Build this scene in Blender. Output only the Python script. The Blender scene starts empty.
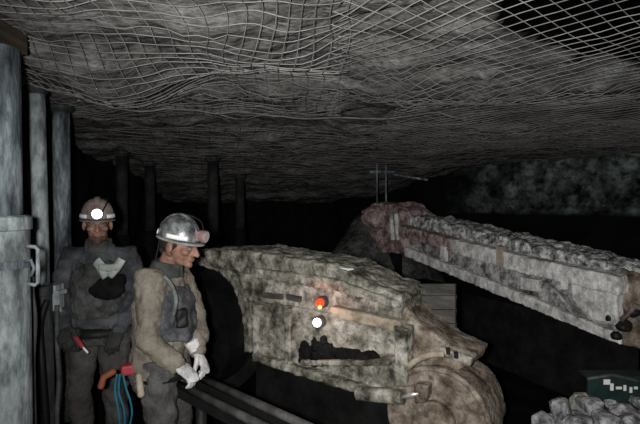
import bpy, bmesh, math, random
from mathutils import Vector as V, Matrix, noise, Euler
random.seed(11)
C = bpy.context.scene.collection
F = 502.0                                   # focal length in pixels of the 640 x 424 frame
CAMZ = 1.75
PITCH = math.atan(12 / F)
FWD = V((0, math.cos(PITCH), -math.sin(PITCH))); UP = V((0, math.sin(PITCH), math.cos(PITCH)))
CAM = V((0, 0, CAMZ))

def ray(px, py): return FWD + V((1, 0, 0)) * ((px - 320) / F) + UP * ((212 - py) / F)
def at(px, py, Y):
    d = ray(px, py); return CAM + d * (Y / d.y)

class Plane:
    """a vertical plane standing in the mine, given by two image columns and their distances"""
    def __init__(s, px0, y0, px1, y1):
        a, b = at(px0, 200, y0), at(px1, 200, y1)
        s.a = V((a.x, a.y, 0)); s.d = V((b.x - a.x, b.y - a.y, 0)).normalized()
        s.n = V((s.d.y, -s.d.x, 0))         # towards the camera
        if s.n.y > 0: s.n = -s.n
    def hit(s, px, py, off=0.0):
        d = ray(px, py); o = s.a + s.n * off
        t = (o - CAM).dot(s.n) / d.dot(s.n)
        return CAM + d * t

def fbm(p, oct=4): return noise.fractal(V(p), 1.0, 2.0, oct)

# ------------------------------------------------------------------ mesh building
class MB:
    def __init__(s): s.v = []; s.f = []
    def add(s, vs, fs):
        o = len(s.v); s.v += [V(x) for x in vs]; s.f += [tuple(i + o for i in f) for f in fs]; return s
    def tube(s, pts, r, n=12, ref=None, cap=True, round_cap=False):
        pts = [V(p) for p in pts]; m = len(pts)
        rs = r if isinstance(r, (list, tuple)) and len(r) == m and m > 1 else [r] * m
        if round_cap:
            def rr(q, k): return (q[0] * k, q[1] * k) if isinstance(q, tuple) else q * k
            def mx(q): return max(q) if isinstance(q, tuple) else q
            d0 = (pts[0] - pts[1]).normalized(); d1 = (pts[-1] - pts[-2]).normalized()
            P = [pts[0] + d0 * mx(rs[0]) * k for k in (.95, .75, .42)]; R0 = [rr(rs[0], k) for k in (.3, .66, .9)]
            Q = [pts[-1] + d1 * mx(rs[-1]) * k for k in (.42, .75, .95)]; R1 = [rr(rs[-1], k) for k in (.9, .66, .3)]
            pts = P + pts + Q; rs = R0 + list(rs) + R1; m = len(pts)
        prev = V(ref) if ref is not None else None
        vs, fs = [], []
        for i, p in enumerate(pts):
            t = (pts[min(i + 1, m - 1)] - pts[max(i - 1, 0)]).normalized()
            if prev is None: prev = V((0, 0, 1)) if abs(t.z) < .8 else V((1, 0, 0))
            u = (prev - t * prev.dot(t))
            u = u.normalized() if u.length > 1e-5 else t.orthogonal().normalized()
            if ref is None: prev = u
            w = t.cross(u); q = rs[i]; a, b = q if isinstance(q, tuple) else (q, q)
            for k in range(n):
                c = 2 * math.pi * k / n
                vs.append(p + u * (a * math.cos(c)) + w * (b * math.sin(c)))
        for i in range(m - 1):
            for k in range(n):
                k2 = (k + 1) % n
                fs.append((i * n + k, i * n + k2, (i + 1) * n + k2, (i + 1) * n + k))
        if cap: fs += [tuple(range(n))[::-1], tuple((m - 1) * n + k for k in range(n))]
        return s.add(vs, fs)
    def ell(s, c, r, M=None, nu=20, nv=12):
        c = V(c); r = (r, r, r) if not isinstance(r, (tuple, list)) else r
        vs, fs = [], []
        pt = lambda x, y, z: (c + (M @ V((x * r[0], y * r[1], z * r[2])) if M else V((x * r[0], y * r[1], z * r[2]))))
        vs.append(pt(0, 0, 1))
        for i in range(1, nv):
            a = math.pi * i / nv
            for k in range(nu):
                b = 2 * math.pi * k / nu
                vs.append(pt(math.sin(a) * math.cos(b), math.sin(a) * math.sin(b), math.cos(a)))
        vs.append(pt(0, 0, -1)); L = len(vs) - 1
        for k in range(nu): fs.append((0, 1 + k, 1 + (k + 1) % nu))
        for i in range(nv - 2):
            for k in range(nu):
                a = 1 + i * nu
                fs.append((a + k, a + nu + k, a + nu + (k + 1) % nu, a + (k + 1) % nu))
        a = 1 + (nv - 2) * nu
        for k in range(nu): fs.append((L, a + (k + 1) % nu, a + k))
        return s.add(vs, fs)
    def prism(s, poly, vec):
        n = len(poly); vec = V(vec)
        return s.add(list(poly) + [V(p) + vec for p in poly],
                     [tuple(range(n))[::-1], tuple(range(n, 2 * n))] + [(i, (i + 1) % n, n + (i + 1) % n, n + i) for i in range(n)])
    def box(s, c, size, M=None):
        c = V(c); h = V(size) / 2
        P = [V((x * h.x, y * h.y, z * h.z)) for x, y, z in
             ((-1, -1, -1), (1, -1, -1), (1, 1, -1), (-1, 1, -1), (-1, -1, 1), (1, -1, 1), (1, 1, 1), (-1, 1, 1))]
        return s.add([c + (M @ p if M else p) for p in P],
                     [(0, 3, 2, 1), (4, 5, 6, 7), (0, 1, 5, 4), (1, 2, 6, 5), (2, 3, 7, 6), (3, 0, 4, 7)])
    def xf(s, M):
        s.v = [M @ v for v in s.v]; return s

def root_of(o):
    while o.parent: o = o.parent
    return o

def tag(o, label=None, cat=None, group=None, kind=None):
    for k, x in (('label', label), ('category', cat), ('group', group), ('kind', kind)):
        if x: o[k] = x
    return o

def thing(name, loc, label, cat, group=None):
    o = bpy.data.objects.new(name, None); C.objects.link(o); o.location = V(loc)
    o.empty_display_size = .1
    return tag(o, label, cat, group)

def build(name, mb, m, parent=None, remesh=None, amp=0, nsc=8, smooth=None, bevel=0, relax=0, label=None):
    """one mesh object from the collected shapes (world coordinates)"""
    me = bpy.data.meshes.new(name); me.from_pydata([tuple(v) for v in mb.v], [], mb.f); me.update()
    if remesh or bevel or relax:
        t = bpy.data.objects.new('tmp', me); C.objects.link(t)
        if bevel:
            q = t.modifiers.new('b', 'BEVEL'); q.width = bevel; q.segments = 2; q.limit_method = 'ANGLE'
        if remesh:
            q = t.modifiers.new('r', 'REMESH'); q.mode = 'VOXEL'; q.voxel_size = remesh
            if relax:
                q = t.modifiers.new('s', 'SMOOTH'); q.iterations = relax; q.factor = .5
        dg = bpy.context.evaluated_depsgraph_get(); dg.update()
        m2 = bpy.data.meshes.new_from_object(t.evaluated_get(dg))
        bpy.data.objects.remove(t); bpy.data.meshes.remove(me); me = m2; me.name = name
    bm = bmesh.new(); bm.from_mesh(me)
    bmesh.ops.recalc_face_normals(bm, faces=bm.faces)
    if amp:
        bm.normal_update()
        for v in bm.verts: v.co += v.normal * (amp * fbm(v.co * nsc))
    if parent is not None:
        off = root_of(parent).location.copy()
    else:
        zs = [v.co for v in bm.verts]
        off = V((sum(v.x for v in zs) / len(zs), sum(v.y for v in zs) / len(zs), min(v.z for v in zs)))
    for v in bm.verts: v.co -= off
    sm = smooth if smooth is not None else bool(remesh)
    for f in bm.faces: f.smooth = sm
    bm.to_mesh(me); bm.free()
    me.materials.clear(); me.materials.append(m)
    o = bpy.data.objects.new(name, me); C.objects.link(o)
    if parent is not None: o.parent = parent
    else: o.location = off
    if label: o['label'] = label
    return o

# ------------------------------------------------------------------ materials
def mat(name, cols, scale=6, rough=.85, bump=.3, bscale=None, metal=0, stretch=(1, 1, 1), emit=None, spec=.3, lo=.3, hi=.7, detail=8, grime=0, gscale=20):
    m = bpy.data.materials.new(name); m.use_nodes = True
    nt = m.node_tree; N = nt.nodes; L = nt.links; b = N['Principled BSDF']
    b.inputs['Roughness'].default_value = rough; b.inputs['Metallic'].default_value = metal
    b.inputs['Specular IOR Level'].default_value = spec
    tc = N.new('ShaderNodeTexCoord'); mp = N.new('ShaderNodeMapping'); mp.inputs['Scale'].default_value = stretch
    L.new(tc.outputs['Object'], mp.inputs['Vector'])
    nz = N.new('ShaderNodeTexNoise'); nz.inputs['Scale'].default_value = scale; nz.inputs['Detail'].default_value = detail
    nz.inputs['Roughness'].default_value = .65
    L.new(mp.outputs[0], nz.inputs['Vector'])
    cr = N.new('ShaderNodeValToRGB'); E = cr.color_ramp.elements
    while len(E) < len(cols): E.new(.5)
    for i, c in enumerate(cols):
        E[i].position = lo + (hi - lo) * i / max(1, len(cols) - 1); E[i].color = (*c, 1)
    L.new(nz.outputs['Fac'], cr.inputs[0]); out = cr.outputs[0]
    if grime:                                # a second, finer layer of dirt
        n3 = N.new('ShaderNodeTexNoise'); n3.inputs['Scale'].default_value = gscale; n3.inputs['Detail'].default_value = 5; n3.inputs['Roughness'].default_value = .7
        L.new(mp.outputs[0], n3.inputs['Vector'])
        m3 = N.new('ShaderNodeMapRange'); m3.inputs[1].default_value = .36; m3.inputs[2].default_value = .56; m3.inputs[3].default_value = 1 - grime; m3.inputs[4].default_value = 1.0
        L.new(n3.outputs['Fac'], m3.inputs[0])
        mm = N.new('ShaderNodeMix'); mm.data_type = 'RGBA'; mm.blend_type = 'MULTIPLY'; mm.inputs['Factor'].default_value = 1
        L.new(out, mm.inputs['A']); L.new(m3.outputs[0], mm.inputs['B']); out = mm.outputs['Result']
    L.new(out, b.inputs['Base Color'])
    if bump:
        n2 = N.new('ShaderNodeTexNoise'); n2.inputs['Scale'].default_value = bscale or scale * 4; n2.inputs['Detail'].default_value = 6
        L.new(mp.outputs[0], n2.inputs['Vector'])
        bp = N.new('ShaderNodeBump'); bp.inputs['Strength'].default_value = bump; bp.inputs['Distance'].default_value = .02
        L.new(n2.outputs['Fac'], bp.inputs['Height']); L.new(bp.outputs[0], b.inputs['Normal'])
    if emit:
        b.inputs['Emission Color'].default_value = (*emit[0], 1); b.inputs['Emission Strength'].default_value = emit[1]
    return m

def g(v, r=1, gg=1, b=1): return (v * r, v * gg, v * b)
M_ = {}
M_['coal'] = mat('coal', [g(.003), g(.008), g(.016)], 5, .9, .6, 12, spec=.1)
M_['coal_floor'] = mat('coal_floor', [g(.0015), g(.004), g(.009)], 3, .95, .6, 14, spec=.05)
M_['roof'] = mat('roof_rock', [g(.06, 1, .97, .93), g(.11, 1, .98, .94), g(.17, 1, .98, .95), g(.26, .95, 1, 1)], 4.5, .95, 1, 16, stretch=(.7, 1.6, 1), spec=.1, lo=.3, hi=.66, grime=.6, gscale=30)
M_['wire'] = mat('wire', [g(.09), g(.22, 1, .97, .94), g(.36, 1, .99, .97)], 3, .7, 0, metal=.1, spec=.2)
M_['rib'] = mat('rib_rock', [g(.01), g(.12, .85, 1, .98), g(.34, .8, 1, .97)], 2.6, .95, 1, 6, spec=.1, lo=.36, hi=.62, grime=.9, gscale=6)
M_['dust'] = mat('stone_dust', [g(.04, 1, .95, .8), g(.18, 1, .95, .78), g(.33, 1, .96, .82), g(.5, 1, .97, .88)], 6, .9, .8, 25, spec=.15, lo=.34, hi=.64, grime=.7, gscale=16)
M_['dust_b'] = mat('stone_dust_grey', [g(.14, 1, 1, 1), g(.5, 1, .99, .97), g(.72, 1, .99, .97), g(.85, 1, .99, .98)], 6, .9, .8, 25, spec=.15, lo=.3, hi=.62, grime=.4, gscale=16)
M_['dust_c'] = mat('stone_dust_mid', [g(.08), g(.22, 1, .98, .96), g(.4, 1, .98, .97), g(.55)], 6, .9, .8, 25, spec=.15, lo=.34, hi=.64, grime=.6, gscale=12)  # mid-grey dust tone, darker than the rails, for side plate and brace
M_['rubble'] = mat('rubble_dust', [g(.04), g(.34, .97, 1, .98), g(.62, .98, 1, .99), g(.8)], 12, .95, 1, 30, spec=.1, grime=.85, gscale=18, lo=.34, hi=.64)
M_['rust'] = mat('rusty_dust', [g(.05, 1, .7, .5), g(.2, 1, .80, .63), g(.36, 1, .88, .74)], 7, .85, .7, 25, spec=.2, lo=.34, hi=.64, grime=.6, gscale=18)
M_['brown'] = mat('tan_bar', [g(.1, 1, .84, .62), g(.34, 1, .86, .66), g(.46, 1, .9, .74)], 8, .85, .4, 25, spec=.2)
M_['red'] = mat('faded_red', [g(.1, 1, .7, .65), g(.34, 1, .74, .7), g(.5, 1, .84, .8)], 7, .8, .6, 25, spec=.2, grime=.6, gscale=14)
M_['steel'] = mat('dark_steel', [g(.02), g(.06), g(.12)], 8, .6, .3, 20, metal=.2)
M_['chrome'] = mat('bright_rod', [g(.5), g(.8)], 8, .35, 0, metal=.6)
M_['prop'] = mat('prop_paint', [g(.04, .82, 1, 1.16), g(.18, .82, 1, 1.14), g(.44, .86, 1, 1.1)], 6, .7, .4, 25, stretch=(2, 2, .5), spec=.3, grime=.6, gscale=9, lo=.34, hi=.64)
M_['prop_w'] = mat('prop_dusted', [g(.14, .86, 1, 1.05), g(.42, .88, 1, 1.04), g(.72, .9, 1, 1.03)], 5, .8, .4, 25, stretch=(1.5, 1.5, .6), spec=.2, grime=.55, gscale=12, lo=.36, hi=.7)
M_['prop_d'] = mat('prop_dark', [g(.01, .9, 1, 1.1), g(.035, .9, 1, 1.05), g(.1, .9, 1, 1.05)], 6, .7, .4, 25, stretch=(2, 2, .5), spec=.3)
M_['far'] = mat('far_prop_shaded', [g(.006), g(.02), g(.04)], 6, .8, .3, 25)  # prop paint darkened; the gloom behind the miners is in the colour
M_['wood'] = mat('cap_wood', [g(.012, 1, .72, .45), g(.035, 1, .75, .5), g(.07, 1, .78, .55)], 8, .9, .5, 20, stretch=(.5, .5, 5))
M_['rubber'] = mat('rubber', [g(.004), g(.012)], 10, .6, .2, 30)
M_['hose'] = mat('dusty_hose', [g(.03), g(.12, .95, 1, 1)], 10, .7, .2, 30)
M_['plate'] = mat('deflector', [g(.02, 1, .95, .85), g(.06, 1, .95, .87), g(.1, 1, .95, .88)], 5, .85, .4, 20, stretch=(1, 1, 5))

# ------------------------------------------------------------------ the setting
def gauss(x, y, cx, cy, sx, sy): return math.exp(-((x - cx) / sx) ** 2 - ((y - cy) / sy) ** 2)
def bag(x, y):
    return .22 * gauss(x, y, -1.30, 3.1, .36, .5) + .10 * gauss(x, y, -.5, 2.5, .5, .5) + .06 * gauss(x, y, .9, 3.6, .9, .5)
def base(x, y):
    k = 1 / (1 + math.exp((x - 1.9) * 2.2))     # the roof dips away behind the machine, less so over the right rib
    return 2.62 - .028 * (y - 2) - min(.62, .022 * max(0, y - 4) ** 2) * k
def cavity(x, y):
    st = lambda t: (lambda q: q * q * (3 - 2 * q))(max(0, min(1, t)))
    d = y - 2.48 - .60 * (x - .93) + .02 * math.sin(x * 9)   # far edge of the fall hole runs slantwise
    return 1.2 * st(-d / .15) * st((x - .86) / .18) * st((y - .6) / .3)
def roof(x, y):
    z = base(x, y) - bag(x, y) + .07 * fbm((x * .7, y * 1.0, 3.1)) + .06 * fbm((x * 1.6, y * 3.6, 9)) + .035 * fbm((x * 5, y * 9, 1), 4)
    return z + cavity(x, y)
def wire_z(x, y, sag=.03, ph=0):
    z = base(x, y) - bag(x, y) - .05 + sag * fbm((x * 1.3 + ph, y * 1.6, 5 + ph), 3)
    return min(z, roof(x, y) - .012)

def heightfield(name, xs, ys, fn, m, flip=False, kind='structure', lab=None, cat=None):
    me = bpy.data.meshes.new(name); nx, ny = len(xs), len(ys)
    vs = [fn(x, y) for y in ys for x in xs]
    fs = [(j * nx + i, j * nx + i + 1, (j + 1) * nx + i + 1, (j + 1) * nx + i) for j in range(ny - 1) for i in range(nx - 1)]
    if flip: fs = [f[::-1] for f in fs]
    me.from_pydata([tuple(v) for v in vs], [], fs); me.update()
    for p in me.polygons: p.use_smooth = True
    me.materials.append(m)
    o = bpy.data.objects.new(name, me); C.objects.link(o)
    return tag(o, lab, cat, None, kind)
def span(a, b, st):
    n = int(round((b - a) / st)); return [a + (b - a) * i / n for i in range(n + 1)]

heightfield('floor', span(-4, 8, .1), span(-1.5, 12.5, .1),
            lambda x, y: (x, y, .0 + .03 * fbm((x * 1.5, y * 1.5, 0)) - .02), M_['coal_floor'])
# roof: dusted rock, the dark of the fall hole painted in as near-black
rm = M_['roof']; nt = rm.node_tree; b = nt.nodes['Principled BSDF']
src = b.inputs['Base Color'].links[0].from_socket
mr = nt.nodes.new('ShaderNodeAttribute'); mr.attribute_name = 'hole_dark'
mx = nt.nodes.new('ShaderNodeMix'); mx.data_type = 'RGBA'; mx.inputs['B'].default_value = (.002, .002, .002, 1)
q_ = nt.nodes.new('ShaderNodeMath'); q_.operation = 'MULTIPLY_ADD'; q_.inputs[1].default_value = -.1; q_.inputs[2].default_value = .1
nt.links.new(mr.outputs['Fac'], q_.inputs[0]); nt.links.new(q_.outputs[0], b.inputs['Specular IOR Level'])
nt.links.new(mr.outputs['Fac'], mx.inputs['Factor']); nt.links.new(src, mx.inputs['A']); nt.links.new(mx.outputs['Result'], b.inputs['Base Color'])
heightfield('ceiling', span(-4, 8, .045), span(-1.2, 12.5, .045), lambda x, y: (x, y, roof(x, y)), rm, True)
ce = bpy.data.objects['ceiling'].data; at_ = ce.attributes.new('hole_dark', 'FLOAT', 'POINT')
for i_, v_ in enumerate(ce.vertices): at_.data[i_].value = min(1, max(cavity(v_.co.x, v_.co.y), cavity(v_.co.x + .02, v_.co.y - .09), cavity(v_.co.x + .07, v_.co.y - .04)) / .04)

zs = span(-.2, 3.4, .09)
def rough_wall(name, p0, p1, m, amp=.18):
    a, b_ = V(p0), V(p1); d = (b_ - a); n = V((d.y, -d.x)).normalized()
    def fn(t, z):
        p = a + d * t; k = amp * fbm((p.x * .9, p.y * .9, z * 1.1)) + .3 * amp * fbm((p.x * 3, p.y * 3, z * 3.5))
        return (p.x + n.x * k, p.y + n.y * k, z)
    return heightfield(name, span(0, 1, .09 / d.length), zs, fn, m)
rough_wall('wall_back', (-4, 11.8), (5, 11.8), M_['coal'])
rough_wall('wall_left', (-2.9, -1.5), (-2.9, 12), M_['coal'])
# right rib: rock dusted above a black coal band
wm = M_['rib']; nt = wm.node_tree; b = nt.nodes['Principled BSDF']; src = b.inputs['Base Color'].links[0].from_socket
tc = nt.nodes.new('ShaderNodeTexCoord'); sp = nt.nodes.new('ShaderNodeSeparateXYZ'); nt.links.new(tc.outputs['Object'], sp.inputs[0])
mr = nt.nodes.new('ShaderNodeMapRange'); mr.inputs[1].default_value = 1.60; mr.inputs[2].default_value = 1.50
nt.links.new(sp.outputs['Z'], mr.inputs[0])
mx = nt.nodes.new('ShaderNodeMix'); mx.data_type = 'RGBA'; mx.inputs['B'].default_value = (.005, .006, .006, 1)
nt.links.new(mr.outputs[0], mx.inputs['Factor']); nt.links.new(src, mx.inputs['A']); nt.links.new(mx.outputs['Result'], b.inputs['Base Color'])
sx = nt.nodes.new('ShaderNodeMapRange'); sx.inputs[1].default_value = 2.3; sx.inputs[2].default_value = 3.4; sx.inputs[3].default_value = 1; sx.inputs[4].default_value = 0
nt.links.new(sp.outputs['X'], sx.inputs[0])
mxm = nt.nodes.new('ShaderNodeMath'); mxm.operation = 'MAXIMUM'; nt.links.new(sx.outputs[0], mxm.inputs[0]); nt.links.new(mr.outputs[0], mxm.inputs[1])
nt.links.new(mxm.outputs[0], mx.inputs['Factor'])           # near-black blended in over the far stretch of the rib
rough_wall('wall_right', (.3, 11.2), (6.2, 5.6), wm, .35)

# roof wire mesh sheets, hooked up under the rock
def mesh_sheet(name, inside, ang, cell, r, sag, ph, label, box, wob=.03):
    mb = MB(); ca, sa = math.cos(ang), math.sin(ang); x0, x1, y0, y1 = box
    cx, cy = (x0 + x1) / 2, (y0 + y1) / 2; R = math.hypot(x1 - x0, y1 - y0) / 2
    for dirn in (0, 1):
        k = -int(R / cell)
        while k * cell < R:
            run = []
            s = -R
            while s <= R:
                a, b2 = (s, k * cell) if dirn == 0 else (k * cell, s)
                a0, b0 = a, b2; a += wob * noise.noise(V((a0 * 1.7, b0 * 1.7, ph))); b2 += wob * noise.noise(V((a0 * 1.7, b0 * 1.7, ph + 7)))
                x = cx + ca * a - sa * b2; y = cy + sa * a + ca * b2
                if x0 <= x <= x1 and y0 <= y <= y1 and inside(x, y):
                    run.append(V((x, y, wire_z(x, y, sag, ph) - .006 * dirn)))
                else:
                    if len(run) > 2: mb.tube(run, r, 4)
                    run = []
                s += .06
            if len(run) > 2: mb.tube(run, r, 4)
            k += 1
    o = build(name, mb, M_['wire'], smooth=True)
    return tag(o, label, 'wire mesh', 'steel mesh sheets under the roof')
mesh_sheet('roof_mesh', lambda x, y: True, .06, .078, .0024, .09, 0,
           'steel wire mesh sagging in square cells under the roof above the two miners', (-2.3, .2, 1.4, 4.6), .11)
mesh_sheet('roof_mesh', lambda x, y: True, .72, .088, .0023, .03, 4,
           'steel wire mesh in slanting diamonds bridging the black hole in the roof', (.05, 4.2, 1.2, 3.9), .015)
mesh_sheet('roof_mesh', lambda x, y: True, .2, .15, .0024, .05, 8,
           'dim wire mesh on the far roof beyond the loose hanging cable', (-2.4, 4.5, 4.9, 8.0))
mesh_sheet('roof_mesh', lambda x, y: True, .85, .09, .0026, .03, 12,
           'fine steel wire mesh lapped under the right roof towards the dusted rib', (.6, 5.0, 3.6, 6.5))
# loose cable slung under the roof
pts = [at(px, py, Y) for px, py, Y in ((78, 104, 3.2), (95, 101, 3.4), (130, 103, 3.7), (200, 109, 4.0), (240, 117, 4.1), (270, 126, 4.15), (300, 130, 4.2), (330, 131, 4.2), (380, 127, 4.2), (430, 121, 4.3), (480, 118, 4.4))]
def smooth_path(p, n=6):
    out = []
    for i in range(len(p) - 1):
        a, b_, c, d = p[max(i - 1, 0)], p[i], p[i + 1], p[min(i + 2, len(p) - 1)]
        for k in range(n):
            t = k / n
            out.append(.5 * ((2 * b_) + (c - a) * t + (2 * a - 5 * b_ + 4 * c - d) * t * t + (3 * b_ - a - 3 * c + d) * t ** 3))
    return out + [p[-1]]
cab = smooth_path(pts)
cab = [V((p.x, p.y, wire_z(p.x, p.y, .09) - .03)) for p in cab]
tag(build('roof_cable', MB().tube(cab, .007, 8), mat('cable', [g(.06), g(.2)], 10, .7, .2), smooth=True),
    'pale cable slung loosely across the middle of the roof', 'cable')

# ------------------------------------------------------------------ hydraulic props
def prop(px, Y, r, ztop, zjoint, m_up, m_low, label, lean=0.0, cap='wood', group='hydraulic props along the left side'):
    c = at(px, 200, Y); c.z = 0
    t = thing('hydraulic_prop', c, label, 'prop', group)
    P = lambda z: V((c.x + lean * z, c.y, z))
    build('base_foot', MB().tube([P(-.02), P(.05), P(.09)], [r * 1.7, r * 1.7, r * 1.25], 24), m_low, t)
    build('outer_cylinder', MB().tube([P(.06), P(.12), P(zjoint - .02), P(zjoint)], [r * 1.3, r * 1.27, r * 1.27, r * 1.2], 28), m_low, t, smooth=True)
    build('collar', MB().tube([P(zjoint - .05), P(zjoint - .045), P(zjoint + .012), P(zjoint + .02)], [r * 1.28, r * 1.36, r * 1.36, r * 1.2], 28), m_low, t)
    if cap != 'wood': ztop = min(roof(c.x + lean * 2.4 + i * .04, c.y + j * .04) for i in (-3, 0, 3) for j in (-3, 0, 3)) - .04
    build('inner_ram', MB().tube([P(zjoint - .02), P(ztop)], r, 28), m_up, t, smooth=True)
    if cap == 'wood':
        z2 = min(roof(c.x + i * .05, c.y + j * .05) for i in (-3, 0, 3) for j in (-3, 0, 3)) - .005
        build('timber_cap', MB().box(P((ztop + z2) / 2), (r * 1.7, r * 2.2, z2 - ztop)), M_['wood'], t, bevel=.008, label='brown timber cap block')
    else:
        build('head_plate', MB().tube([P(ztop - .03), P(ztop), P(ztop + .02), P(ztop + .035)], [r * 1.05, r * 1.5, r * 1.5, r * 1.1], 20), M_['prop_d'], t)
    return t
A = prop(-3, 2.3, .103, 2.44, 1.66, M_['prop'], M_['prop_w'], 'thick pale dusted prop at the very edge, closest to the camera')
Bp = prop(43, 3.15, .047, 2.47, 1.2, M_['prop_w'], M_['prop_d'], 'slim pale prop just behind the thick dusted prop', -.012, 'plate')
Dp = prop(27, 3.9, .07, 2.40, 1.5, M_['prop_d'], M_['prop_d'], 'dark prop half hidden between the thick and slim pale props', 0, 'plate')
Cp = prop(62, 4.05, .066, 2.36, 1.15, M_['prop'], M_['prop_d'], 'grey prop standing directly behind the front-facing miner', 0, 'plate')
# fittings on the thick prop and the slim prop
c = A.location
hb = MB()
q0, q1, q2, q3 = (at(25, 246, 2.3), at(38, 247, 2.3), at(38, 285, 2.3), at(25, 283, 2.3))
hb.tube([q0, q1 - V((.012, 0, 0)), q1 - V((0, 0, .012)), q2 + V((0, 0, .012)), q2 - V((.012, 0, 0)), q3], .009, 10)
build('carrying_handle', hb, M_['prop_w'], A, smooth=True)
hb = MB(); hb.tube([at(24, 262, 2.28), at(31, 260, 2.28), at(34, 268, 2.28), at(31, 276, 2.28)], .007, 8)
build('valve_lever', hb, M_['prop'], A, smooth=True)
build('strap', MB().tube([V((c.x, c.y, 1.44)), V((c.x, c.y, 1.475))], .139, 28), M_['prop'], A, smooth=False)
vb = MB().box(at(50, 292, 3.22), (.13, .1, .1)).box(at(57, 300, 3.2), (.06, .07, .13))
vb.tube([at(42, 297, 3.2), at(66, 291, 3.17)], .016, 10).tube([at(58, 296, 3.2), at(59, 326, 3.2)], .018, 10)
build('valve_block', vb, M_['prop_w'], Bp, bevel=.006)
hb = MB(); hb.tube([at(39, 268, 3.2), at(44, 285, 3.2), at(53, 300, 3.18), at(62, 312, 3.17)], .012, 8)
build('valve_pipe', hb, M_['prop_w'], Bp, smooth=True)
def hose(label, P, r, m='hose'):
    return tag(build('hydraulic_hose', MB().tube(smooth_path(P), r, 10), M_[m], smooth=True), label, 'hose', 'hydraulic hoses between the props')
f0 = lambda px, Y: V((at(px, 200, Y).x, Y, .005))
hose('dusty hose dropping from the valve block on the slim prop', [at(57, 305, 3.14), at(57, 340, 3.1), at(59, 380, 3.06), at(57, 420, 3.03), f0(55, 3.0)], .014)
hose('thin hose hanging close beside the thick dusted prop', [at(33, 262, 2.48), at(32, 290, 2.52), at(35, 320, 2.55), at(33, 360, 2.55), at(34, 410, 2.55), f0(33, 2.6)], .012)
hose('black hose looping beside the slim prop down to the floor', [at(47, 300, 3.05), at(40, 325, 3.0), at(42, 365, 2.95), at(45, 410, 2.95), f0(46, 2.95)], .018, 'rubber')
# more props in the dark
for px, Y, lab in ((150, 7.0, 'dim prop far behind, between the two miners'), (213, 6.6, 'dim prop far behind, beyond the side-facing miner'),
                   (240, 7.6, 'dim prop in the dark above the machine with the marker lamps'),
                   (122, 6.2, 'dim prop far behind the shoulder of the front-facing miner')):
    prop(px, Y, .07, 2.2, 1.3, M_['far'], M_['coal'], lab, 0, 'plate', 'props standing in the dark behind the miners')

# ------------------------------------------------------------------ coal heap and far fittings
def heap(x, y):
    z = 1.75 * math.exp(-((x - .9) / .95) ** 2 - ((y - 7.6) / 1.1) ** 2) + .6 * math.exp(-((x + .1) / .6) ** 2 - ((y - 6.6) / .7) ** 2) - .06
    return (x, y, z + .09 * fbm((x * 2.2, y * 2.2, 2)) + .04 * fbm((x * 7, y * 7, 2), 3))
heightfield('coal_heap', span(-1.05, 1.9, .05), span(5.4, 8.6, .05), heap, mat('coal_fines', [g(.02), g(.08), g(.16)], 6, .95, 1, 18, spec=.1, grime=.6), False, 'stuff',
            'dark heap of broken coal sloping up behind the machine', 'coal heap')
P = at(382, 190, 7.3)
t = thing('roof_bracket', V((P.x, P.y, 1.75)), 'dim pair of rods hanging from a bar under the far roof', 'roof bracket')
zt = roof(P.x, P.y)
build('rod', MB().tube([at(377, 208, 7.3), V((at(377, 190, 7.3).x, 7.3, zt + .02))], .014, 8), M_['prop'], t, smooth=True)
build('rod', MB().tube([at(386, 208, 7.3), V((at(386, 190, 7.3).x, 7.3, zt + .02))], .014, 8), M_['prop'], t, smooth=True)
build('cross_bar', MB().box((at(382, 172, 7.3) + V((0, -.02, 0))), (.36, .04, .03)), M_['prop'], t)
build('side_arm', MB().tube([at(390, 174, 7.3), at(428, 180, 7.0)], .016, 8), M_['prop'], t, smooth=True)

# ------------------------------------------------------------------ cutting machine in the middle
S = Plane(195, 4.2, 400, 3.2)
def slab(plane, poly, off, depth): return MB().prism([plane.hit(px, py, off) for px, py in poly], -plane.n * depth)
sh = thing('cutting_machine', V((S.hit(320, 340).x, S.hit(320, 340).y + .2, 0)), 'dust-caked cutting machine with a red and a white marker lamp on its side', 'mining machine')
build('top_plate', slab(S, [(190, 251), (245, 250), (330, 265), (400, 297), (402, 305), (330, 284), (228, 271), (194, 263)], .06, .5), M_['dust'], sh, .014, .02, 9, relax=2)
build('cable_cover', slab(S, [(250, 268), (330, 278), (398, 302), (398, 309), (330, 290), (250, 277)], .1, .06), M_['dust'], sh, .01, .01, 14, relax=1)
build('upper_body', slab(S, [(229, 268), (330, 280), (402, 302), (403, 331), (330, 313), (246, 301), (240, 284)], 0, .5), M_['dust'], sh, .015, .022, 7, relax=2)
build('side_panel', slab(S, [(246, 300), (330, 312), (403, 330), (404, 386), (366, 396), (275, 367), (251, 359), (251, 325)], -.02, .45), M_['dust'], sh, .015, .018, 8, relax=2)
for poly in ([(252, 304), (262, 305), (262, 361), (252, 357)], [(284, 308), (290, 309), (290, 368), (284, 366)]):
    build('stiffener', slab(S, poly, .03, .08), M_['dust'], sh, .008, .006, 20, relax=1)
build('grab_rail', slab(S, [(330, 306), (400, 322), (400, 333), (330, 317)], .07, .1), M_['brown'], sh, .01, .006, 16, relax=1, label='tan painted rail')
build('corner_post', slab(S, [(394, 326), (407, 329), (407, 388), (394, 388)], .08, .12), M_['dust'], sh, .01, .01, 16, relax=1)
build('bottom_rail', slab(S, [(252, 352), (275, 361), (366, 388), (366, 397), (275, 369), (252, 360)], .05, .1), M_['dust'], sh, .01, .012, 14, relax=1)
build('ledge', slab(S, [(300, 361), (388, 361), (388, 366), (300, 366)], .16, .2), M_['dust'], sh, .008, .005, 18)
mb = MB()
for i in range(9):
    a = S.hit(240 + i * 7, 293 + i * .9, .0); mb.box(a, (.03, .03, .05 + .02 * (i % 3)))
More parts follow.
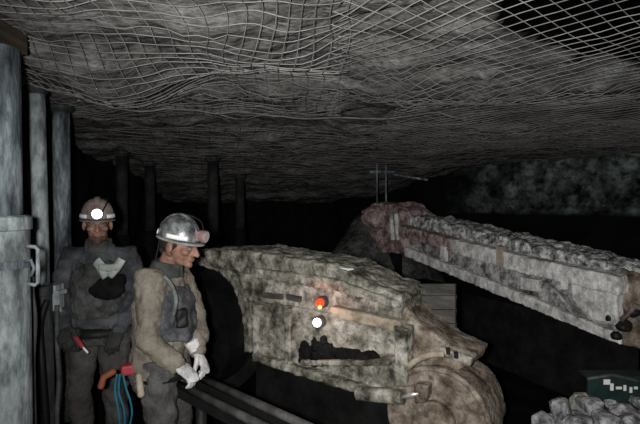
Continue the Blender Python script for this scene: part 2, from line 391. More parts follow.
build('dark_notch', slab(S, [(262, 292), (282, 294), (282, 300), (262, 298)], .02, .06), M_['plate'], sh, bevel=.006)  # dark-coloured blocks standing in for shaded notches in the side
build('dark_notch', slab(S, [(286, 294), (300, 297), (300, 303), (286, 300)], .02, .06), M_['plate'], sh, bevel=.006)
# black skid under the body
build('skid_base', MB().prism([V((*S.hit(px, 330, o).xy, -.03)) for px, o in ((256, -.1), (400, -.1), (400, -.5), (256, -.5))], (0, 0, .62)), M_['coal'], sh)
# cutting drum in its arch, coal black
def disc(c, r, n, depth, seg=48):
    c = V(c); return MB().tube([c, c - n * depth], r, seg)
dc = S.hit(190, 337, -.1); R = .57
dr = build('cutting_drum', disc(dc, R * .8, S.n, .5), M_['coal'], sh, label='black cutting drum')
u = S.d; w = V((0, 0, 1))
for j in range(3):
    mb = MB(); n = 22
    ring = []
    for i in range(n + 1):
        a = j * 2.094 + i / n * 2.4
        e = u * math.cos(a) + w * math.sin(a); o = dc - S.n * (.03 + .42 * i / n)
        ring += [o + e * R * .78, o + e * R, o + e * R - S.n * .03, o + e * R * .78 - S.n * .03]
    fs = []
    for i in range(n):
        for k in range(4): fs.append((i * 4 + k, i * 4 + (k + 1) % 4, i * 4 + 4 + (k + 1) % 4, i * 4 + 4 + k))
    fs += [(0, 1, 2, 3), (n * 4 + 3, n * 4 + 2, n * 4 + 1, n * 4)]
    build('drum_vane', mb.add(ring, fs), M_['coal'], dr)
build('drum_arch', MB().prism([S.hit(px, py, -.02) for px, py in ((194, 258), (228, 269), (242, 286), (250, 318), (251, 352), (244, 352), (242, 318), (233, 288), (220, 273), (194, 264))], -S.n * .42), M_['dust'], sh, .012, .01, 12, relax=1)
# ram under the ledge
cy = build('lift_ram', MB().tube([S.hit(357, 393, .14), S.hit(358, 393, .14), S.hit(403, 397, .14)], [.036, .046, .046], 20), M_['dust'], sh, smooth=False)
build('ram_rod', MB().tube([S.hit(402, 397, .14), S.hit(419, 393, .14)], .014, 14), M_['chrome'], cy, smooth=True, label='bright bare steel rod')
build('ram_lug', slab(S, [(414, 384), (428, 386), (426, 402), (414, 404)], .15, .08), M_['rust'], sh, .008, .004, 16, relax=1)
# tail arm and round end
build('tail_arm', slab(S, [(400, 301), (412, 318), (442, 340), (474, 357), (470, 367), (450, 372), (430, 424), (400, 424), (402, 380)], -.04, .34), M_['rust'], sh, .014, .012, 8, relax=2)
ec = S.hit(437, 420, .04); er = .315
build('end_drum', disc(ec, er, S.n, .42), M_['rust'], sh, .012, .012, 8, relax=2, label='round rusty drum at the end of the arm')
build('end_rim', MB().tube([ec + (S.d * math.cos(a) + V((0, 0, 1)) * math.sin(a)) * er * .99 + S.n * .0 for a in [math.pi * 2 * i / 48 for i in range(49)]], .018, 10), M_['rust'], sh, smooth=True)
build('hub_plate', disc(S.hit(434, 422, .08), .12, S.n, .08, 32), M_['rust'], sh, bevel=.012)
rib_pts = [S.hit(px, py, .06) for px, py in ((407, 368), (415, 361), (426, 356), (437, 354), (444, 354))]
build('curved_rib', MB().tube(smooth_path(rib_pts), .02, 10), M_['brown'], sh, smooth=True)
build('hinge_knuckle', MB().tube([S.hit(440, 350, .02), S.hit(472, 362, .02)], .03, 14), M_['dust'], sh, .007, .004, 20)
for px, py in ((448, 351), (456, 355)):
    build('hinge_slot', MB().box(S.hit(px, py, .05), (.02, .03, .035)), M_['rubber'], sh)
# deflector plate behind
dp = build('deflector_plate', slab(S, [(388, 284), (455, 284), (455, 350), (396, 350)], -.36, .03), M_['plate'], sh, bevel=.005)
for py in (296, 310, 324, 338):
    build('plate_rib', slab(S, [(392, py), (455, py), (455, py + 4), (392, py + 4)], -.33, .04), M_['plate'], dp)
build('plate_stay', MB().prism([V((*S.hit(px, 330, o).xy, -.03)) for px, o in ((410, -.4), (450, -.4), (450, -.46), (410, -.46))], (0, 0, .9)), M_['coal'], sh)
# marker lamps
M_['glow_r'] = mat('red_glow', [(.8, .05, .01)] * 2, 4, .4, 0, emit=((1, .055, .012), .85))
M_['glow_w'] = mat('white_glow', [(.9, .9, .9)] * 2, 4, .4, 0, emit=((1, .96, .93), 4))
for px, py, m, nm, lab in ((319, 303, 'glow_r', 'red_marker_lamp', 'red lit marker lamp'), (316, 323, 'glow_w', 'white_marker_lamp', 'white lit marker lamp')):
    p = S.hit(px, py, .06)
    lp = build(nm, MB().tube([p - S.n * .07, p - S.n * .03, p - S.n * .02], [.042, .042, .036], 20), M_['steel'], sh, smooth=False)
    build('lens', MB().ell(p - S.n * .014, (.031, .031, .031), None, 20, 12), M_[m], lp, smooth=True, label=lab)
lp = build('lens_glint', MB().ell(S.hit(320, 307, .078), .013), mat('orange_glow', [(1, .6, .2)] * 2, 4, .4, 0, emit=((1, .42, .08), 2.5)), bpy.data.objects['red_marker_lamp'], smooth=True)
for (px, py, col, pw) in ((319, 303, (1, .12, .03), .5), (316, 323, (1, .95, .9), 1.2)):
    l = bpy.data.lights.new('marker_light', 'POINT'); l.energy = pw; l.color = col; l.shadow_soft_size = .03
    o = bpy.data.objects.new('marker_light', l); C.objects.link(o); o.location = S.hit(px, py, .19)
# coal lying on the ledge
def chunk(name, c, size, seed, m, label, cat, group, rz=0, n=16, sub=True):
    rnd = random.Random(seed); bm = bmesh.new()
    for i in range(n):
        d = V((rnd.gauss(0, 1), rnd.gauss(0, 1), rnd.gauss(0, 1))).normalized() * rnd.uniform(.85, 1.05)
        bm.verts.new((d.x * size[0], d.y * size[1], d.z * size[2]))
    r = bmesh.ops.convex_hull(bm, input=bm.verts)
    junk = [e for e in r['geom_interior'] if isinstance(e, bmesh.types.BMVert)]
    bmesh.ops.delete(bm, geom=junk, context='VERTS')
    bmesh.ops.bevel(bm, geom=bm.edges[:], offset=min(size) * .1, segments=1, affect='EDGES', clamp_overlap=True)
    zmin = min(v.co.z for v in bm.verts)
    for v in bm.verts: v.co.z -= zmin
    me = bpy.data.meshes.new(name); bm.to_mesh(me); bm.free(); me.materials.append(m)
    o = bpy.data.objects.new(name, me); C.objects.link(o); o.location = V(c); o.rotation_euler.z = rz
    return tag(o, label, cat, group)
k = 0
mb = MB(); rnd = random.Random(4)
for px, hgt, sx in ((309, .10, .05), (318, .14, .06), (328, .11, .06), (337, .09, .06), (347, .085, .06), (357, .07, .06), (367, .06, .05), (376, .045, .045), (323, .16, .035), (304, .13, .03), (314, .17, .03)):
    p = S.hit(px, 361, .07); mb.ell(p + V((0, 0, hgt * .4)), (sx, .06, hgt * .62), None, 12, 8)
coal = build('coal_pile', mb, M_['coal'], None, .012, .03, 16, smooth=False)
tag(coal, 'black coal fines heaped on the machine ledge below the lamps', 'coal', None, 'stuff')
# slabs lying on the machine top
z0 = S.hit(258, 254, -.1)
chunk('rock_slab', (z0.x - .02, z0.y + .05, z0.z - .015), (.16, .07, .025), 3, M_['dust'], 'flat grey slab lying on the back edge of the machine top', 'rock', 'slabs lying on the machine', -.3)
z0 = S.hit(342, 270, .0)
chunk('rock_slab', (z0.x, z0.y, z0.z - .01), (.1, .035, .022), 7, M_['dust_b'], 'small pale slab on the machine top above the red lamp', 'rock', 'slabs lying on the machine', -.7)

# ------------------------------------------------------------------ conveyor structure on the right
K = Plane(400, 6.6, 617, 4.0)
cv = thing('conveyor_trough', V((K.hit(510, 270, -.2).x, K.hit(510, 270, -.2).y, 0)), 'long pale dust-covered conveyor trough slanting back into the dark', 'conveyor')
build('deck', slab(K, [(392, 215), (420, 217), (520, 242), (620, 266), (690, 284), (690, 298), (620, 278), (520, 258), (398, 229)], .02, .5), M_['rubble'], cv, .018, .035, 8, relax=1, label='deck heaped with pale crushed rock')
build('upper_rail', slab(K, [(452, 239), (520, 256), (618, 277), (618, 296), (520, 273), (452, 253)], .17, .2), M_['dust_b'], cv, .014, .008, 10, relax=1)
build('upper_rail', slab(K, [(398, 225), (451, 239), (451, 252), (398, 236)], .17, .2), M_['red'], cv, .012, .008, 10, relax=1, label='rust-red stretch of rail')
build('side_plate', slab(K, [(400, 236), (520, 270), (618, 291), (621, 345), (560, 320), (490, 291), (404, 255)], 0, .42), M_['dust_c'], cv, .016, .016, 7, relax=2)
build('lower_lip', slab(K, [(404, 247), (490, 281), (560, 310), (621, 335), (621, 346), (560, 321), (490, 292), (404, 256)], .09, .08), M_['dust_b'], cv, .012, .01, 10, relax=1)
build('junction_box', slab(K, [(570, 282), (616, 293), (617, 326), (592, 320), (572, 300)], .14, .16), M_['dust_b'], cv, .01, .004, 10, relax=1, label='flat pale box on the side')
build('patch_plate', slab(K, [(520, 277), (538, 280), (538, 292), (520, 289)], .05, .06), M_['dust_b'], cv, bevel=.006)
build('side_bracket', slab(K, [(496, 245), (502, 247), (502, 268), (496, 266)], .19, .06), M_['brown'], cv, bevel=.005, label='tan upright bracket')
for px in (440, 560):
    y0 = 236 + (px - 398) * .235
    build('side_bracket', slab(K, [(px, y0), (px + 5, y0 + 1), (px + 5, y0 + 16), (px, y0 + 15)], .19, .05), M_['dust_b'], cv, bevel=.005)
build('brace', slab(K, [(538, 281), (545, 281), (586, 322), (580, 322)], .06, .07), M_['dust_c'], cv, bevel=.006)
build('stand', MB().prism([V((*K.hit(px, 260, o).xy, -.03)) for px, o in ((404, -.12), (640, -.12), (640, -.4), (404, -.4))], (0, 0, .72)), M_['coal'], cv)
# drive head at the far end
build('drive_head', slab(K, [(362, 212), (372, 203), (392, 203), (402, 212), (405, 254), (368, 252)], .1, .5), M_['red'], cv, .02, .03, 6, relax=2, label='rusty drive head at the far end')
for px in (391, 396):
    build('drive_ram', MB().tube([K.hit(px, 214, .16), K.hit(px + 2, 240, .16)], .03, 12), M_['dust_b'], cv, smooth=True)
build('drive_cover', MB().ell(K.hit(376, 218, .12), (.2, .2, .17)), M_['red'], cv, .018, .02, 8)
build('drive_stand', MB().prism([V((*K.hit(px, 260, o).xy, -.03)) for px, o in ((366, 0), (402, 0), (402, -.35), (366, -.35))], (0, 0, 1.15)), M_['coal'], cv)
# near end fittings, partly out of the picture
build('end_block', slab(K, [(619, 268), (700, 290), (700, 372), (619, 342)], .06, .4), M_['rust'], cv, .016, .02, 7, relax=2, label='brown rusty end block')
for px, py, r in ((612, 318, .05), (624, 326, .06), (634, 312, .05), (616, 336, .045)):
    build('end_lump', MB().ell(K.hit(px, py, .1), (r, r, r * .8)), M_['rubber'], cv, .012, .012, 20)
build('end_pipe', MB().tube([K.hit(622, 320, .14), K.hit(636, 306, .14), K.hit(660, 316, .14)], .022, 12), M_['red'], cv, smooth=True)

# ------------------------------------------------------------------ cable channel under the miner's hands
zr = .72
a0 = V((-.76, 2.95, zr)); a1 = V((.25, 1.96, zr)); off = V((-.10, -.10, 0)); dd = (a1 - a0).normalized()
ch = thing('cable_channel', V((-.3, 2.4, 0)), 'dark steel channel running from the miner\'s gloves to the bottom edge', 'cable channel')
build('edge_rail', MB().tube([a0, a1], .021, 14), M_['steel'], ch, smooth=True)
build('edge_rail', MB().tube([a0 + off + dd * .04, a1 + off], .021, 14), M_['steel'], ch, smooth=True)
build('web', MB().prism([a0 + V((0, 0, -.05)), a0 + off + V((0, 0, -.05)), a1 + off + V((0, 0, -.05)), a1 + V((0, 0, -.05))], (0, 0, -.02)), M_['rubber'], ch)
for o in (V((0, 0, 0)), off):
    build('flange', MB().prism([a0 + o + V((0, 0, -.07)), a1 + o + V((0, 0, -.07)), a1 + o, a0 + o], V((-.008, -.008, 0))), M_['rubber'], ch)
for tt in (.15, .8):
    p = a0.lerp(a1, tt) + off * .5
    build('leg', MB().tube([V((p.x, p.y, -.03)), V((p.x, p.y, zr - .06))], .03, 12), M_['rubber'], ch, smooth=True)

# ------------------------------------------------------------------ rocks, lower right
rk = mat('grey_rock', [g(.1), g(.38, .97, 1, 1.02), g(.62, .97, 1, 1.02)], 8, .95, 1, 25, spec=.1, grime=.7, gscale=14, lo=.34, hi=.64)
rk2 = mat('tan_rock', [g(.16, 1, .95, .85), g(.5, 1, .95, .85)], 9, .95, .8, 25, spec=.1)
def fines(x, y):
    p = max(0, 1.62 - x) / .26; e = math.exp(-p * p - (max(0, y - 3.38) / .16) ** 2 - (max(0, 3.2 - y) / .4) ** 2)
    return (x, y, .37 * e - .05 + .03 * fbm((x * 6, y * 6, 4)) * e)
heightfield('rubble_fines', span(1.15, 2.36, .025), span(2.55, 3.72, .025), fines, rk, False, 'stuff', 'grey stone fines spread between the rocks at the lower right', 'rubble')
rock_specs = [  # image position of the top, distance, half sizes
    (541, 405, 3.28, (.11, .09, .075), 'low grey rock at the tip of the pile next to the black floor', rk),
    (563, 398, 3.34, (.13, .10, .09), 'pale grey rock second from the tip of the pile', rk),
    (594, 396, 3.32, (.15, .10, .08), 'big pale grey rock in the middle of the pile', rk),
    (625, 399, 3.30, (.13, .10, .07), 'broad grey rock right below the white-marked green lid', rk),
    (648, 395, 3.26, (.13, .11, .09), 'large grey rock cut by the right edge of the picture', rk),
    (581, 388, 3.47, (.10, .05, .10), 'tan flat-topped rock behind the others, beside the green lid', rk2),
    (530, 413, 3.2, (.08, .08, .06), 'outermost small grey rock of the pile, on the edge of the black floor', rk),
    (549, 413, 3.08, (.12, .09, .06), 'flat slab of rock low in front of the pile tip', rk),
    (578, 407, 3.12, (.12, .09, .07), 'grey rock at the lowest front edge below the big pale one', rk),
    (606, 408, 3.12, (.10, .09, .07), 'dark grey rock low at the front, in line with the lid marks', rk),
    (633, 407, 3.1, (.11, .09, .07), 'dark grey rock low at the front near the right edge', rk),
    (611, 397, 3.40, (.05, .045, .035), 'small grey stone lying between the big pale rock and the lid', rk),
]
for i, (px, py, Y, sz, lab, m) in enumerate(rock_specs):
    p = at(px, py, Y); fz = fines(p.x, p.y)[2]
    chunk('rock', (p.x, p.y, max(-.01, min(p.z - sz[2] * 1.8, fz + .015))), sz, 20 + i, m, lab, 'rock', 'rocks piled at the lower right', rz=i * 1.3)
pp = at(622, 392, 3.5)
gp = thing('equipment_lid', V((pp.x, 3.55, fines(pp.x, 3.55)[2] - .02)), 'dark green metal lid with white reflective marks standing behind the rocks', 'metal lid')
gm = mat('green_paint', [(.005, .016, .014), (.018, .042, .038)], 8, .6, .2, 30)
zt_ = at(600, 377, 3.5).z; x0_ = at(590, 380, 3.5).x
build('lid_top', MB().box((x0_ + .26, 3.58, zt_ - .01), (.54, .14, .02)), gm, gp, bevel=.005)
build('lid_side', MB().prism([V((x0_, 3.52, zt_ - .02)), V((x0_ + .5, 3.52, zt_ - .02)), V((x0_ + .5, 3.52, .1)), V((x0_, 3.52, .1))], (0, .03, 0)), gm, gp, bevel=.004)
build('lid_rim', MB().tube([at(587, 379, 3.5), at(612, 375, 3.5), at(660, 386, 3.46)], .012, 10), M_['steel'], gp, smooth=True)
wt = mat('reflective_tape', [g(.75), g(.9)], 10, .5, .1)
for px, py, w_, h_ in ((607, 382, .045, .036), (612, 387, .022, .05), (619, 388, .04, .018), (625, 388, .018, .04), (631, 390, .018, .04), (636, 388, .024, .018)):
    p = at(px, py, 3.515); build('reflective_mark', MB().box((p.x, 3.517, p.z), (w_, .006, h_)), wt, gp, label='white reflective mark')

# ------------------------------------------------------------------ people
skin = mat('dusty_skin', [(.06, .03, .022), (.19, .10, .072), (.31, .17, .125)], 16, .6, .15, 60, spec=.4, lo=.25, hi=.65)
hairm = mat('dark_hair', [(.01, .008, .006), (.03, .022, .016)], 60, .8, .3, 120)
eyem = mat('eye', [(.05, .04, .04), (.25, .24, .22)], 20, .3, 0)

def hand(wrist, d, back, side, curl, L=1.0):
    """palm, four unequal fingers and a thumb; back = back of the hand, side = towards the thumb"""
    mb = MB(); w = V(wrist); d = V(d).normalized(); back = V(back); back = (back - d * back.dot(d)).normalized()
    sd = d.cross(back); sd = sd if sd.dot(V(side)) > 0 else -sd
    mb.tube([w - d * .07, w - d * .03, w], [(.045, .04), (.042, .036), (.036, .03)], 14, ref=sd)
    mb.tube([w, w + d * .03, w + d * .07, w + d * .095], [(.034, .024), (.043, .022), (.046, .02), (.042, .016)], 14, ref=sd, round_cap=True)
    for i, ln in enumerate((.078, .088, .082, .064)):
        o = .034 - i * .0225
        p = w + d * (.09 - .006 * abs(i - 1)) + sd * o; ang = .15; pts = [p - d * .02, p]
        for sgm, cr in ((.46, curl), (.30, curl * 1.2), (.24, curl)):
            ang += cr; dirn = d * math.cos(ang) - back * math.sin(ang)
            p = p + dirn * ln * L * sgm * 1.05; pts.append(p)
        mb.tube(pts, [.0115, .0118, .011, .0105, .0088], 10, round_cap=True)
    p = w + d * .025 + sd * .034; t1 = (d * .7 + sd * .6 - back * .35).normalized(); t2 = (d * .75 + sd * .05 - back * .65).normalized()
    mb.tube([p - sd * .015, p, p + t1 * .042, p + t1 * .042 + t2 * .032], [.015, .0155, .0135, .011], 10, round_cap=True)
    return mb

def person(spec):
    J = {k: V(v) for k, v in spec['J'].items()}
    rt = thing('person', V((J['pelvis'].x, J['pelvis'].y, 0)), spec['label'], 'person')
    right = V(spec['right']).normalized(); fw = V((right.y, -right.x, 0)) if V((right.y, -right.x, 0)).dot(V(spec['front'])) > 0 else V((-right.y, right.x, 0))
    H = Matrix.Translation(J['chin']) @ Matrix.Rotation(spec['yaw'], 4, 'Z') @ Matrix.Rotation(spec['pitch'], 4, 'X') @ Matrix.Rotation(spec.get('roll', 0), 4, 'Y')
    # --- head and body, one surface
    hd = MB()
    hd.ell((0, .022, .145), (.076, .095, .09)).ell((0, -.028, .088), (.062, .068, .085)).ell((0, -.032, .036), (.052, .056, .036))
    hd.ell((0, -.078, .014), (.025, .022, .02)).ell((0, -.082, .132), (.052, .022, .015))
    for s in (-1, 1):
        hd.ell((s * .042, -.064, .088), (.024, .028, .019)).ell((s * .081, .012, .1), (.011, .024, .033), Matrix.Rotation(s * .25, 3, 'Z'))
        hd.ell((s * .013, -.108, .077), (.01, .013, .009))
    hd.tube([(0, -.092, .124), (0, -.108, .1), (0, -.122, .079)], [.010, .013, .014], 10, round_cap=True)
    hd.ell((0, -.094, .052), (.027, .012, .006)).ell((0, -.092, .041), (.024, .013, .007))
    hd.xf(H)
    nb = H @ V((0, .03, .05))
    hd.tube([nb, nb.lerp(J['neck'], .5), J['neck'], J['chest']], [.058, .058, .064, .09], 18)
    hd.tube([J['pelvis'] - V((0, 0, .04)), J['pelvis'], J['waist'], J['chest'], J['neck'] - V((0, 0, .05))], [(.12, .08), (.14, .09), (.125, .085), (.15, .095), (.09, .07)], 20, ref=right)
    for s in 'lr':
        hd.tube([J['chest'].lerp(J['neck'], .4), J['sh' + s], J['el' + s], J['wr' + s]], [.05, .05, .036, .024], 14, round_cap=True)
        hd.tube([J['pelvis'], J['hp' + s], J['kn' + s], J['an' + s]], [.08, .075, .05, .036], 14)
        hd.ell(J['an' + s] + V((0, 0, -.03)) + fw * .05, .035)
    bd = build('body', hd, skin, rt, .0055, .0, relax=2)
    for s in (-1, 1):
        e = MB().ell((s * .031, -.0835, .110), (.0125, .012, .0085)); build('eye', e.xf(H), eyem, rt, smooth=True)
        e = MB().tube([(s * .015, -.101, .131), (s * .032, -.1, .136), (s * .05, -.086, .131)], .006, 8); build('eyebrow', e.xf(H), hairm, rt, smooth=True)
    build('hair', MB().ell((0, .034, .128), (.0815, .091, .072)).ell((0, .085, .075), (.05, .022, .04)).xf(H), hairm, rt, .007, .003, 60)
    if spec.get('beard'):
        build('beard', MB().ell((0, -.036, .026), (.055, .060, .034)).ell((0, -.082, .013), (.028, .024, .022)).xf(H), spec['beard'], rt, .006, .004, 50, label='dusty short beard')
    # --- helmet
    hm = MB(); n = 36; rows = []
    for i in range(11):
        a = i / 10 * math.pi / 2
        z = .148 + .132 * math.sin(a); rr = math.cos(a) ** .85
        rows.append([(.104 * rr * math.cos(2 * math.pi * k / n), .010 + .124 * rr * math.sin(2 * math.pi * k / n), z) for k in range(n)])
    inner = [[(x * .95, .012 + (y - .012) * .95, .148 + (z - .148) * .95 - .002) for x, y, z in r] for r in rows]
    vs = [p for r in rows for p in r] + [p for r in inner for p in r]; o = 11 * n; fs = []
    for i in range(10):
        for k in range(n):
            k2 = (k + 1) % n
            fs.append((i * n + k, i * n + k2, (i + 1) * n + k2, (i + 1) * n + k)); fs.append((o + i * n + k, o + (i + 1) * n + k, o + (i + 1) * n + k2, o + i * n + k2))
    for k in range(n): fs.append((k, o + k, o + (k + 1) % n, (k + 1) % n))
    hm.add(vs, fs)
    hl = build('helmet', hm.xf(H), spec['helm'], rt, smooth=True)
    # ridge over the crown
    hr = MB().tube([(0, .012 - .124 * math.cos(a), .150 + .132 * math.sin(a)) for a in [.35 + (math.pi - .7) * i / 14 for i in range(15)]], (.02, .009), 10, ref=(1, 0, 0))
    build('crown_ridge', hr.xf(H), spec['helm'], hl, smooth=True)
    br = MB(); n2 = 40; vs = []
    for k in range(n2):
        a = 2 * math.pi * k / n2; c, s_ = math.cos(a), math.sin(a)
        ex = .007 + (.026 * max(0, -s_) ** 1.5)
        for (e, zz) in ((0, .152), (ex, .141), (ex, .135), (0, .144)):
            vs.append(((.103 + e * .8) * c, .010 + (.122 + e) * s_, zz))
    fs = [(k * 4 + j, ((k + 1) % n2) * 4 + j, ((k + 1) % n2) * 4 + (j + 1) % 4, k * 4 + (j + 1) % 4) for k in range(n2) for j in range(4)]
    build('brim', br.add(vs, fs).xf(H), spec['brim'], hl, smooth=True)
    for a0_, a1_ in spec['tape']:
        tp = MB()
        n3 = 10; vs = []
        for k in range(n3 + 1):
            a = a0_ + (a1_ - a0_) * k / n3
            for e, zz in ((.002, .157), (.006, .157), (.003, .180), (-.001, .180)):
                vs.append(((.104 + e) * math.cos(a), .010 + (.123 + e) * math.sin(a), zz))
        fs = [(k * 4 + j, k * 4 + 4 + j, k * 4 + 4 + (j + 1) % 4, k * 4 + (j + 1) % 4) for k in range(n3) for j in range(4)] + [(0, 1, 2, 3), (n3 * 4 + 3, n3 * 4 + 2, n3 * 4 + 1, n3 * 4)]
        tp.add(vs, fs)
        build('reflective_tape', tp.xf(H), wt, hl, smooth=True, label='white reflective tape')
    lm = MB().box((0, -.112, .19), (.05, .03, .05)).tube([(0, -.115, .192), (0, -.148, .19), (0, -.156, .19)], [.03, .036, .034], 22)
    la = build('cap_lamp', lm.xf(H), spec['lamp'], hl, smooth=False)
    build('lamp_lens', MB().tube([(0, -.152, .19), (0, -.159, .19)], [.031, .03], 22).xf(H), spec['lens'], la, smooth=False, label=spec['lens_label'])
    cw = smooth_path([H @ V(p) for p in ((.03, -.12, .2), (.06, -.07, .262), (.05, .05, .275), (.02, .14, .19), (.03, .15, .05))] + [J['neck'] - fw * .1, J['chest'] - fw * .15])
    build('lamp_cord', MB().tube(cw, .0045, 8), M_['rubber'], la, smooth=True)
    # --- trousers, boots
    tr = MB()
    tr.tube([J['pelvis'] - V((0, 0, .10)), J['pelvis'], J['waist'] - V((0, 0, .06))], [(.175, .13), (.19, .14), (.165, .115)], 22, ref=right)
    for s in 'lr':
        kn, hp, an = J['kn' + s], J['hp' + s], J['an' + s]
        tr.tube([hp + V((0, 0, .05)), hp.lerp(kn, .5), kn, kn.lerp(an, .5), an + V((0, 0, .03))], [.105, .095, .078, .075, .068], 18, round_cap=False)
    build('trousers', tr, spec['trousers'], rt, .011, .014, 14, relax=2)
    for s in 'lr':
        an = J['an' + s]
        bt = MB().tube([an + V((0, 0, .13)), an + V((0, 0, .0)), V((an.x, an.y, .03))], [.06, .055, .055], 16)
        bt.tube([V((an.x, an.y, .05)) - fw * .03, V((an.x, an.y, .055)) + fw * .08, V((an.x, an.y, .045)) + fw * .17], [(.045, .05), (.05, .055), (.045, .04)], 16, ref=right, round_cap=True)
        b_ = build('boot', bt, M_['rubber'], rt, .008, .002, 20, relax=1)
    # --- jacket with sleeves, one piece
    jk = MB()
    k = spec.get('bulk', 1)
    jk.tube([J['pelvis'] - V((0, 0, .06)), J['pelvis'] + V((0, 0, .05)), J['waist'], J['chest'], J['chest'].lerp(J['neck'], .55), J['neck'] + V((0, 0, .0))],
            [(.185 * k, .135 * k), (.19 * k, .14 * k), (.18 * k, .135 * k), (.19 * k, .14 * k), (.165 * k, .115 * k), (.085, .08)], 24, ref=right)
    for s in 'lr':
        sh_, el, wr = J['sh' + s], J['el' + s], J['wr' + s]
        jk.tube([J['chest'].lerp(J['neck'], .62), sh_, sh_.lerp(el, .45), el, el.lerp(wr, .5), el.lerp(wr, .93)], [.075, .088, .074, .066, .06, .05], 18, round_cap=True)
    build('jacket', jk, spec['jacket'], rt, .010, .016, 13, relax=2)
    cl = MB(); nk = J['neck'] + V((0, 0, .015))
    cl.tube([nk + V((.0, 0, -.03)), nk + fw * .008 + V((0, 0, .01)), nk + fw * .012 + V((0, 0, .045))], [(.105, .10), (.09, .088), (.082, .082)], 22, ref=right)
    build('collar', cl, spec['collar'], rt, .009, .01, 20, relax=1)
    for s in 'lr':
        d, back, side, curl = spec['hand' + s]
        build('glove', hand(J['wr' + s], d, back, side, curl), spec['glove'], rt, .0052, .002, 40, relax=1)
    return rt, J, right, fw

lamp_grey = mat('lamp_body', [g(.05), g(.12)], 10, .5, .1)
# --- the miner facing the camera, headlamp lit
Y1 = 3.35; X1 = at(98, 200, Y1).x
def q(dx, dy, z): return (X1 + dx, Y1 + dy, z)
spec1 = dict(label='miner facing the camera with a glowing cap lamp, dark jacket and pale chest straps', right=(1, .12, 0), front=(0, -1, 0), yaw=.40, pitch=.06,
    J=dict(chin=q(.02, -.055, 1.482), neck=q(0, .01, 1.43), chest=q(0, .01, 1.24), waist=q(0, .01, 1.04), pelvis=q(0, 0, .90),
           shr=q(-.19, .02, 1.36), elr=q(-.25, -.04, 1.09), wrr=q(-.14, -.19, .94), shl=q(.19, .04, 1.36), ell=q(.24, .08, 1.08), wrl=q(.17, -.1, .90),
           hpr=q(-.1, 0, .86), knr=q(-.12, -.04, .47), anr=q(-.13, .02, .09), hpl=q(.1, 0, .86), knl=q(.11, -.02, .47), anl=q(.12, .03, .09)),
    helm=mat('grey_red_helmet', [(.10, .05, .045), (.2, .16, .15), (.3, .27, .25)], 14, .5, .2, 40), brim=mat('grey_brim', [g(.1), g(.2)], 12, .6, .2), tape=[(math.pi * 1.05, math.pi * 1.3), (math.pi * 1.68, math.pi * 1.95)],
    lamp=lamp_grey, lens=mat('lamp_lit', [(1, 1, 1)] * 2, 4, .4, 0, emit=((1, .98, .95), 7)), lens_label='glowing white lamp lens',
    trousers=mat('dark_trousers', [g(.025, 1, .95, .92), g(.065, 1, .95, .91), g(.11, 1, .95, .91)], 7, .95, .4, 60), jacket=mat('blue_black_jacket', [g(.012, .9, 1, 1.15), g(.05, .92, 1, 1.13), g(.11, .92, 1, 1.12)], 6, .9, .4, 60),
    collar=mat('grey_collar', [g(.02), g(.1, .95, 1, .98)], 9, .95, .4), glove=mat('grey_glove', [g(.02), g(.05)], 10, .9, .3),
    beard=mat('dust_beard', [(.04, .025, .02), (.12, .07, .055)], 40, .95, .3, 90),
    handr=((.35, -.75, -.45), (-.2, -.6, .8), (.5, .3, .4), .45), handl=((-.1, -.7, -.6), (.2, -.6, .8), (-.6, 0, .4), .45))
m1, J1, R1, F1 = person(spec1)
# bib / vest and reflective straps
vest1 = mat('grey_vest', [g(.012), g(.05, .95, 1, .98), g(.13, .93, 1, .98)], 9, .9, .5, 40)
vb = MB().tube([V(q(0, -.02, z)) for z in (.98, 1.1, 1.24, 1.34)], [(.165, .135), (.17, .14), (.165, .142), (.12, .125)], 24, ref=R1)
v1 = build('vest', vb, vest1, m1, .010, .018, 16, relax=1)
tape_m = mat('pale_green_tape', [g(.22, .9, 1, .95), g(.45, .9, 1, .95)], 12, .6, .3)
def strap(parent, pts, w, m, name='strap', th=.012, label=None, ref=(0, -1, 0)):
    return build(name, MB().tube(smooth_path([V(p) for p in pts], 4), (th, w), 10, ref=ref), m, parent, smooth=True, label=label)
def onfront(px, py, Y=None): return at(px, py, Y or 3.175)
strap(v1, [onfront(96, 261), onfront(101, 267, 3.165), onfront(107, 277, 3.16)], .034, tape_m, 'reflective_strap', label='pale reflective strap')
strap(v1, [onfront(122, 259), onfront(117, 267, 3.165), onfront(109, 276, 3.16)], .028, tape_m, 'reflective_strap', label='pale reflective strap')
strap(v1, [onfront(99, 267, 3.16), onfront(110, 268, 3.155), onfront(119, 266, 3.16)], .024, tape_m, 'reflective_strap', label='pale reflective strap')
build('chest_pouch', MB().ell(onfront(107, 289, 3.21), (.115, .055, .07)).ell(onfront(118, 281, 3.2), (.05, .05, .05)), mat('black_canvas', [g(.004), g(.014)], 14, .95, .4, 40, spec=.1), m1, .01, .012, 18, relax=1, label='black chest pouch')
tool_red = mat('red_handle', [(.25, .02, .03), (.4, .06, .07)], 8, .5, .1)
tl = build('hand_tool', MB().tube([at(76, 338, 3.08), at(82, 346, 3.06)], .014, 12, round_cap=True), tool_red, m1, smooth=True, label='red tool handle')
build('tool_shaft', MB().tube([at(82, 346, 3.06), at(88, 353, 3.05)], .007, 10), wt, tl, smooth=True)
bl1 = build('belt', MB().tube([V(q(0, 0, .87)), V(q(0, 0, .92))], (.2, .15), 30, ref=R1), M_['rubber'], m1, smooth=True)
build('lamp_battery', MB().box(V(q(-.1, -.165, .86)), (.11, .05, .15)), M_['prop_d'], bl1, bevel=.012)

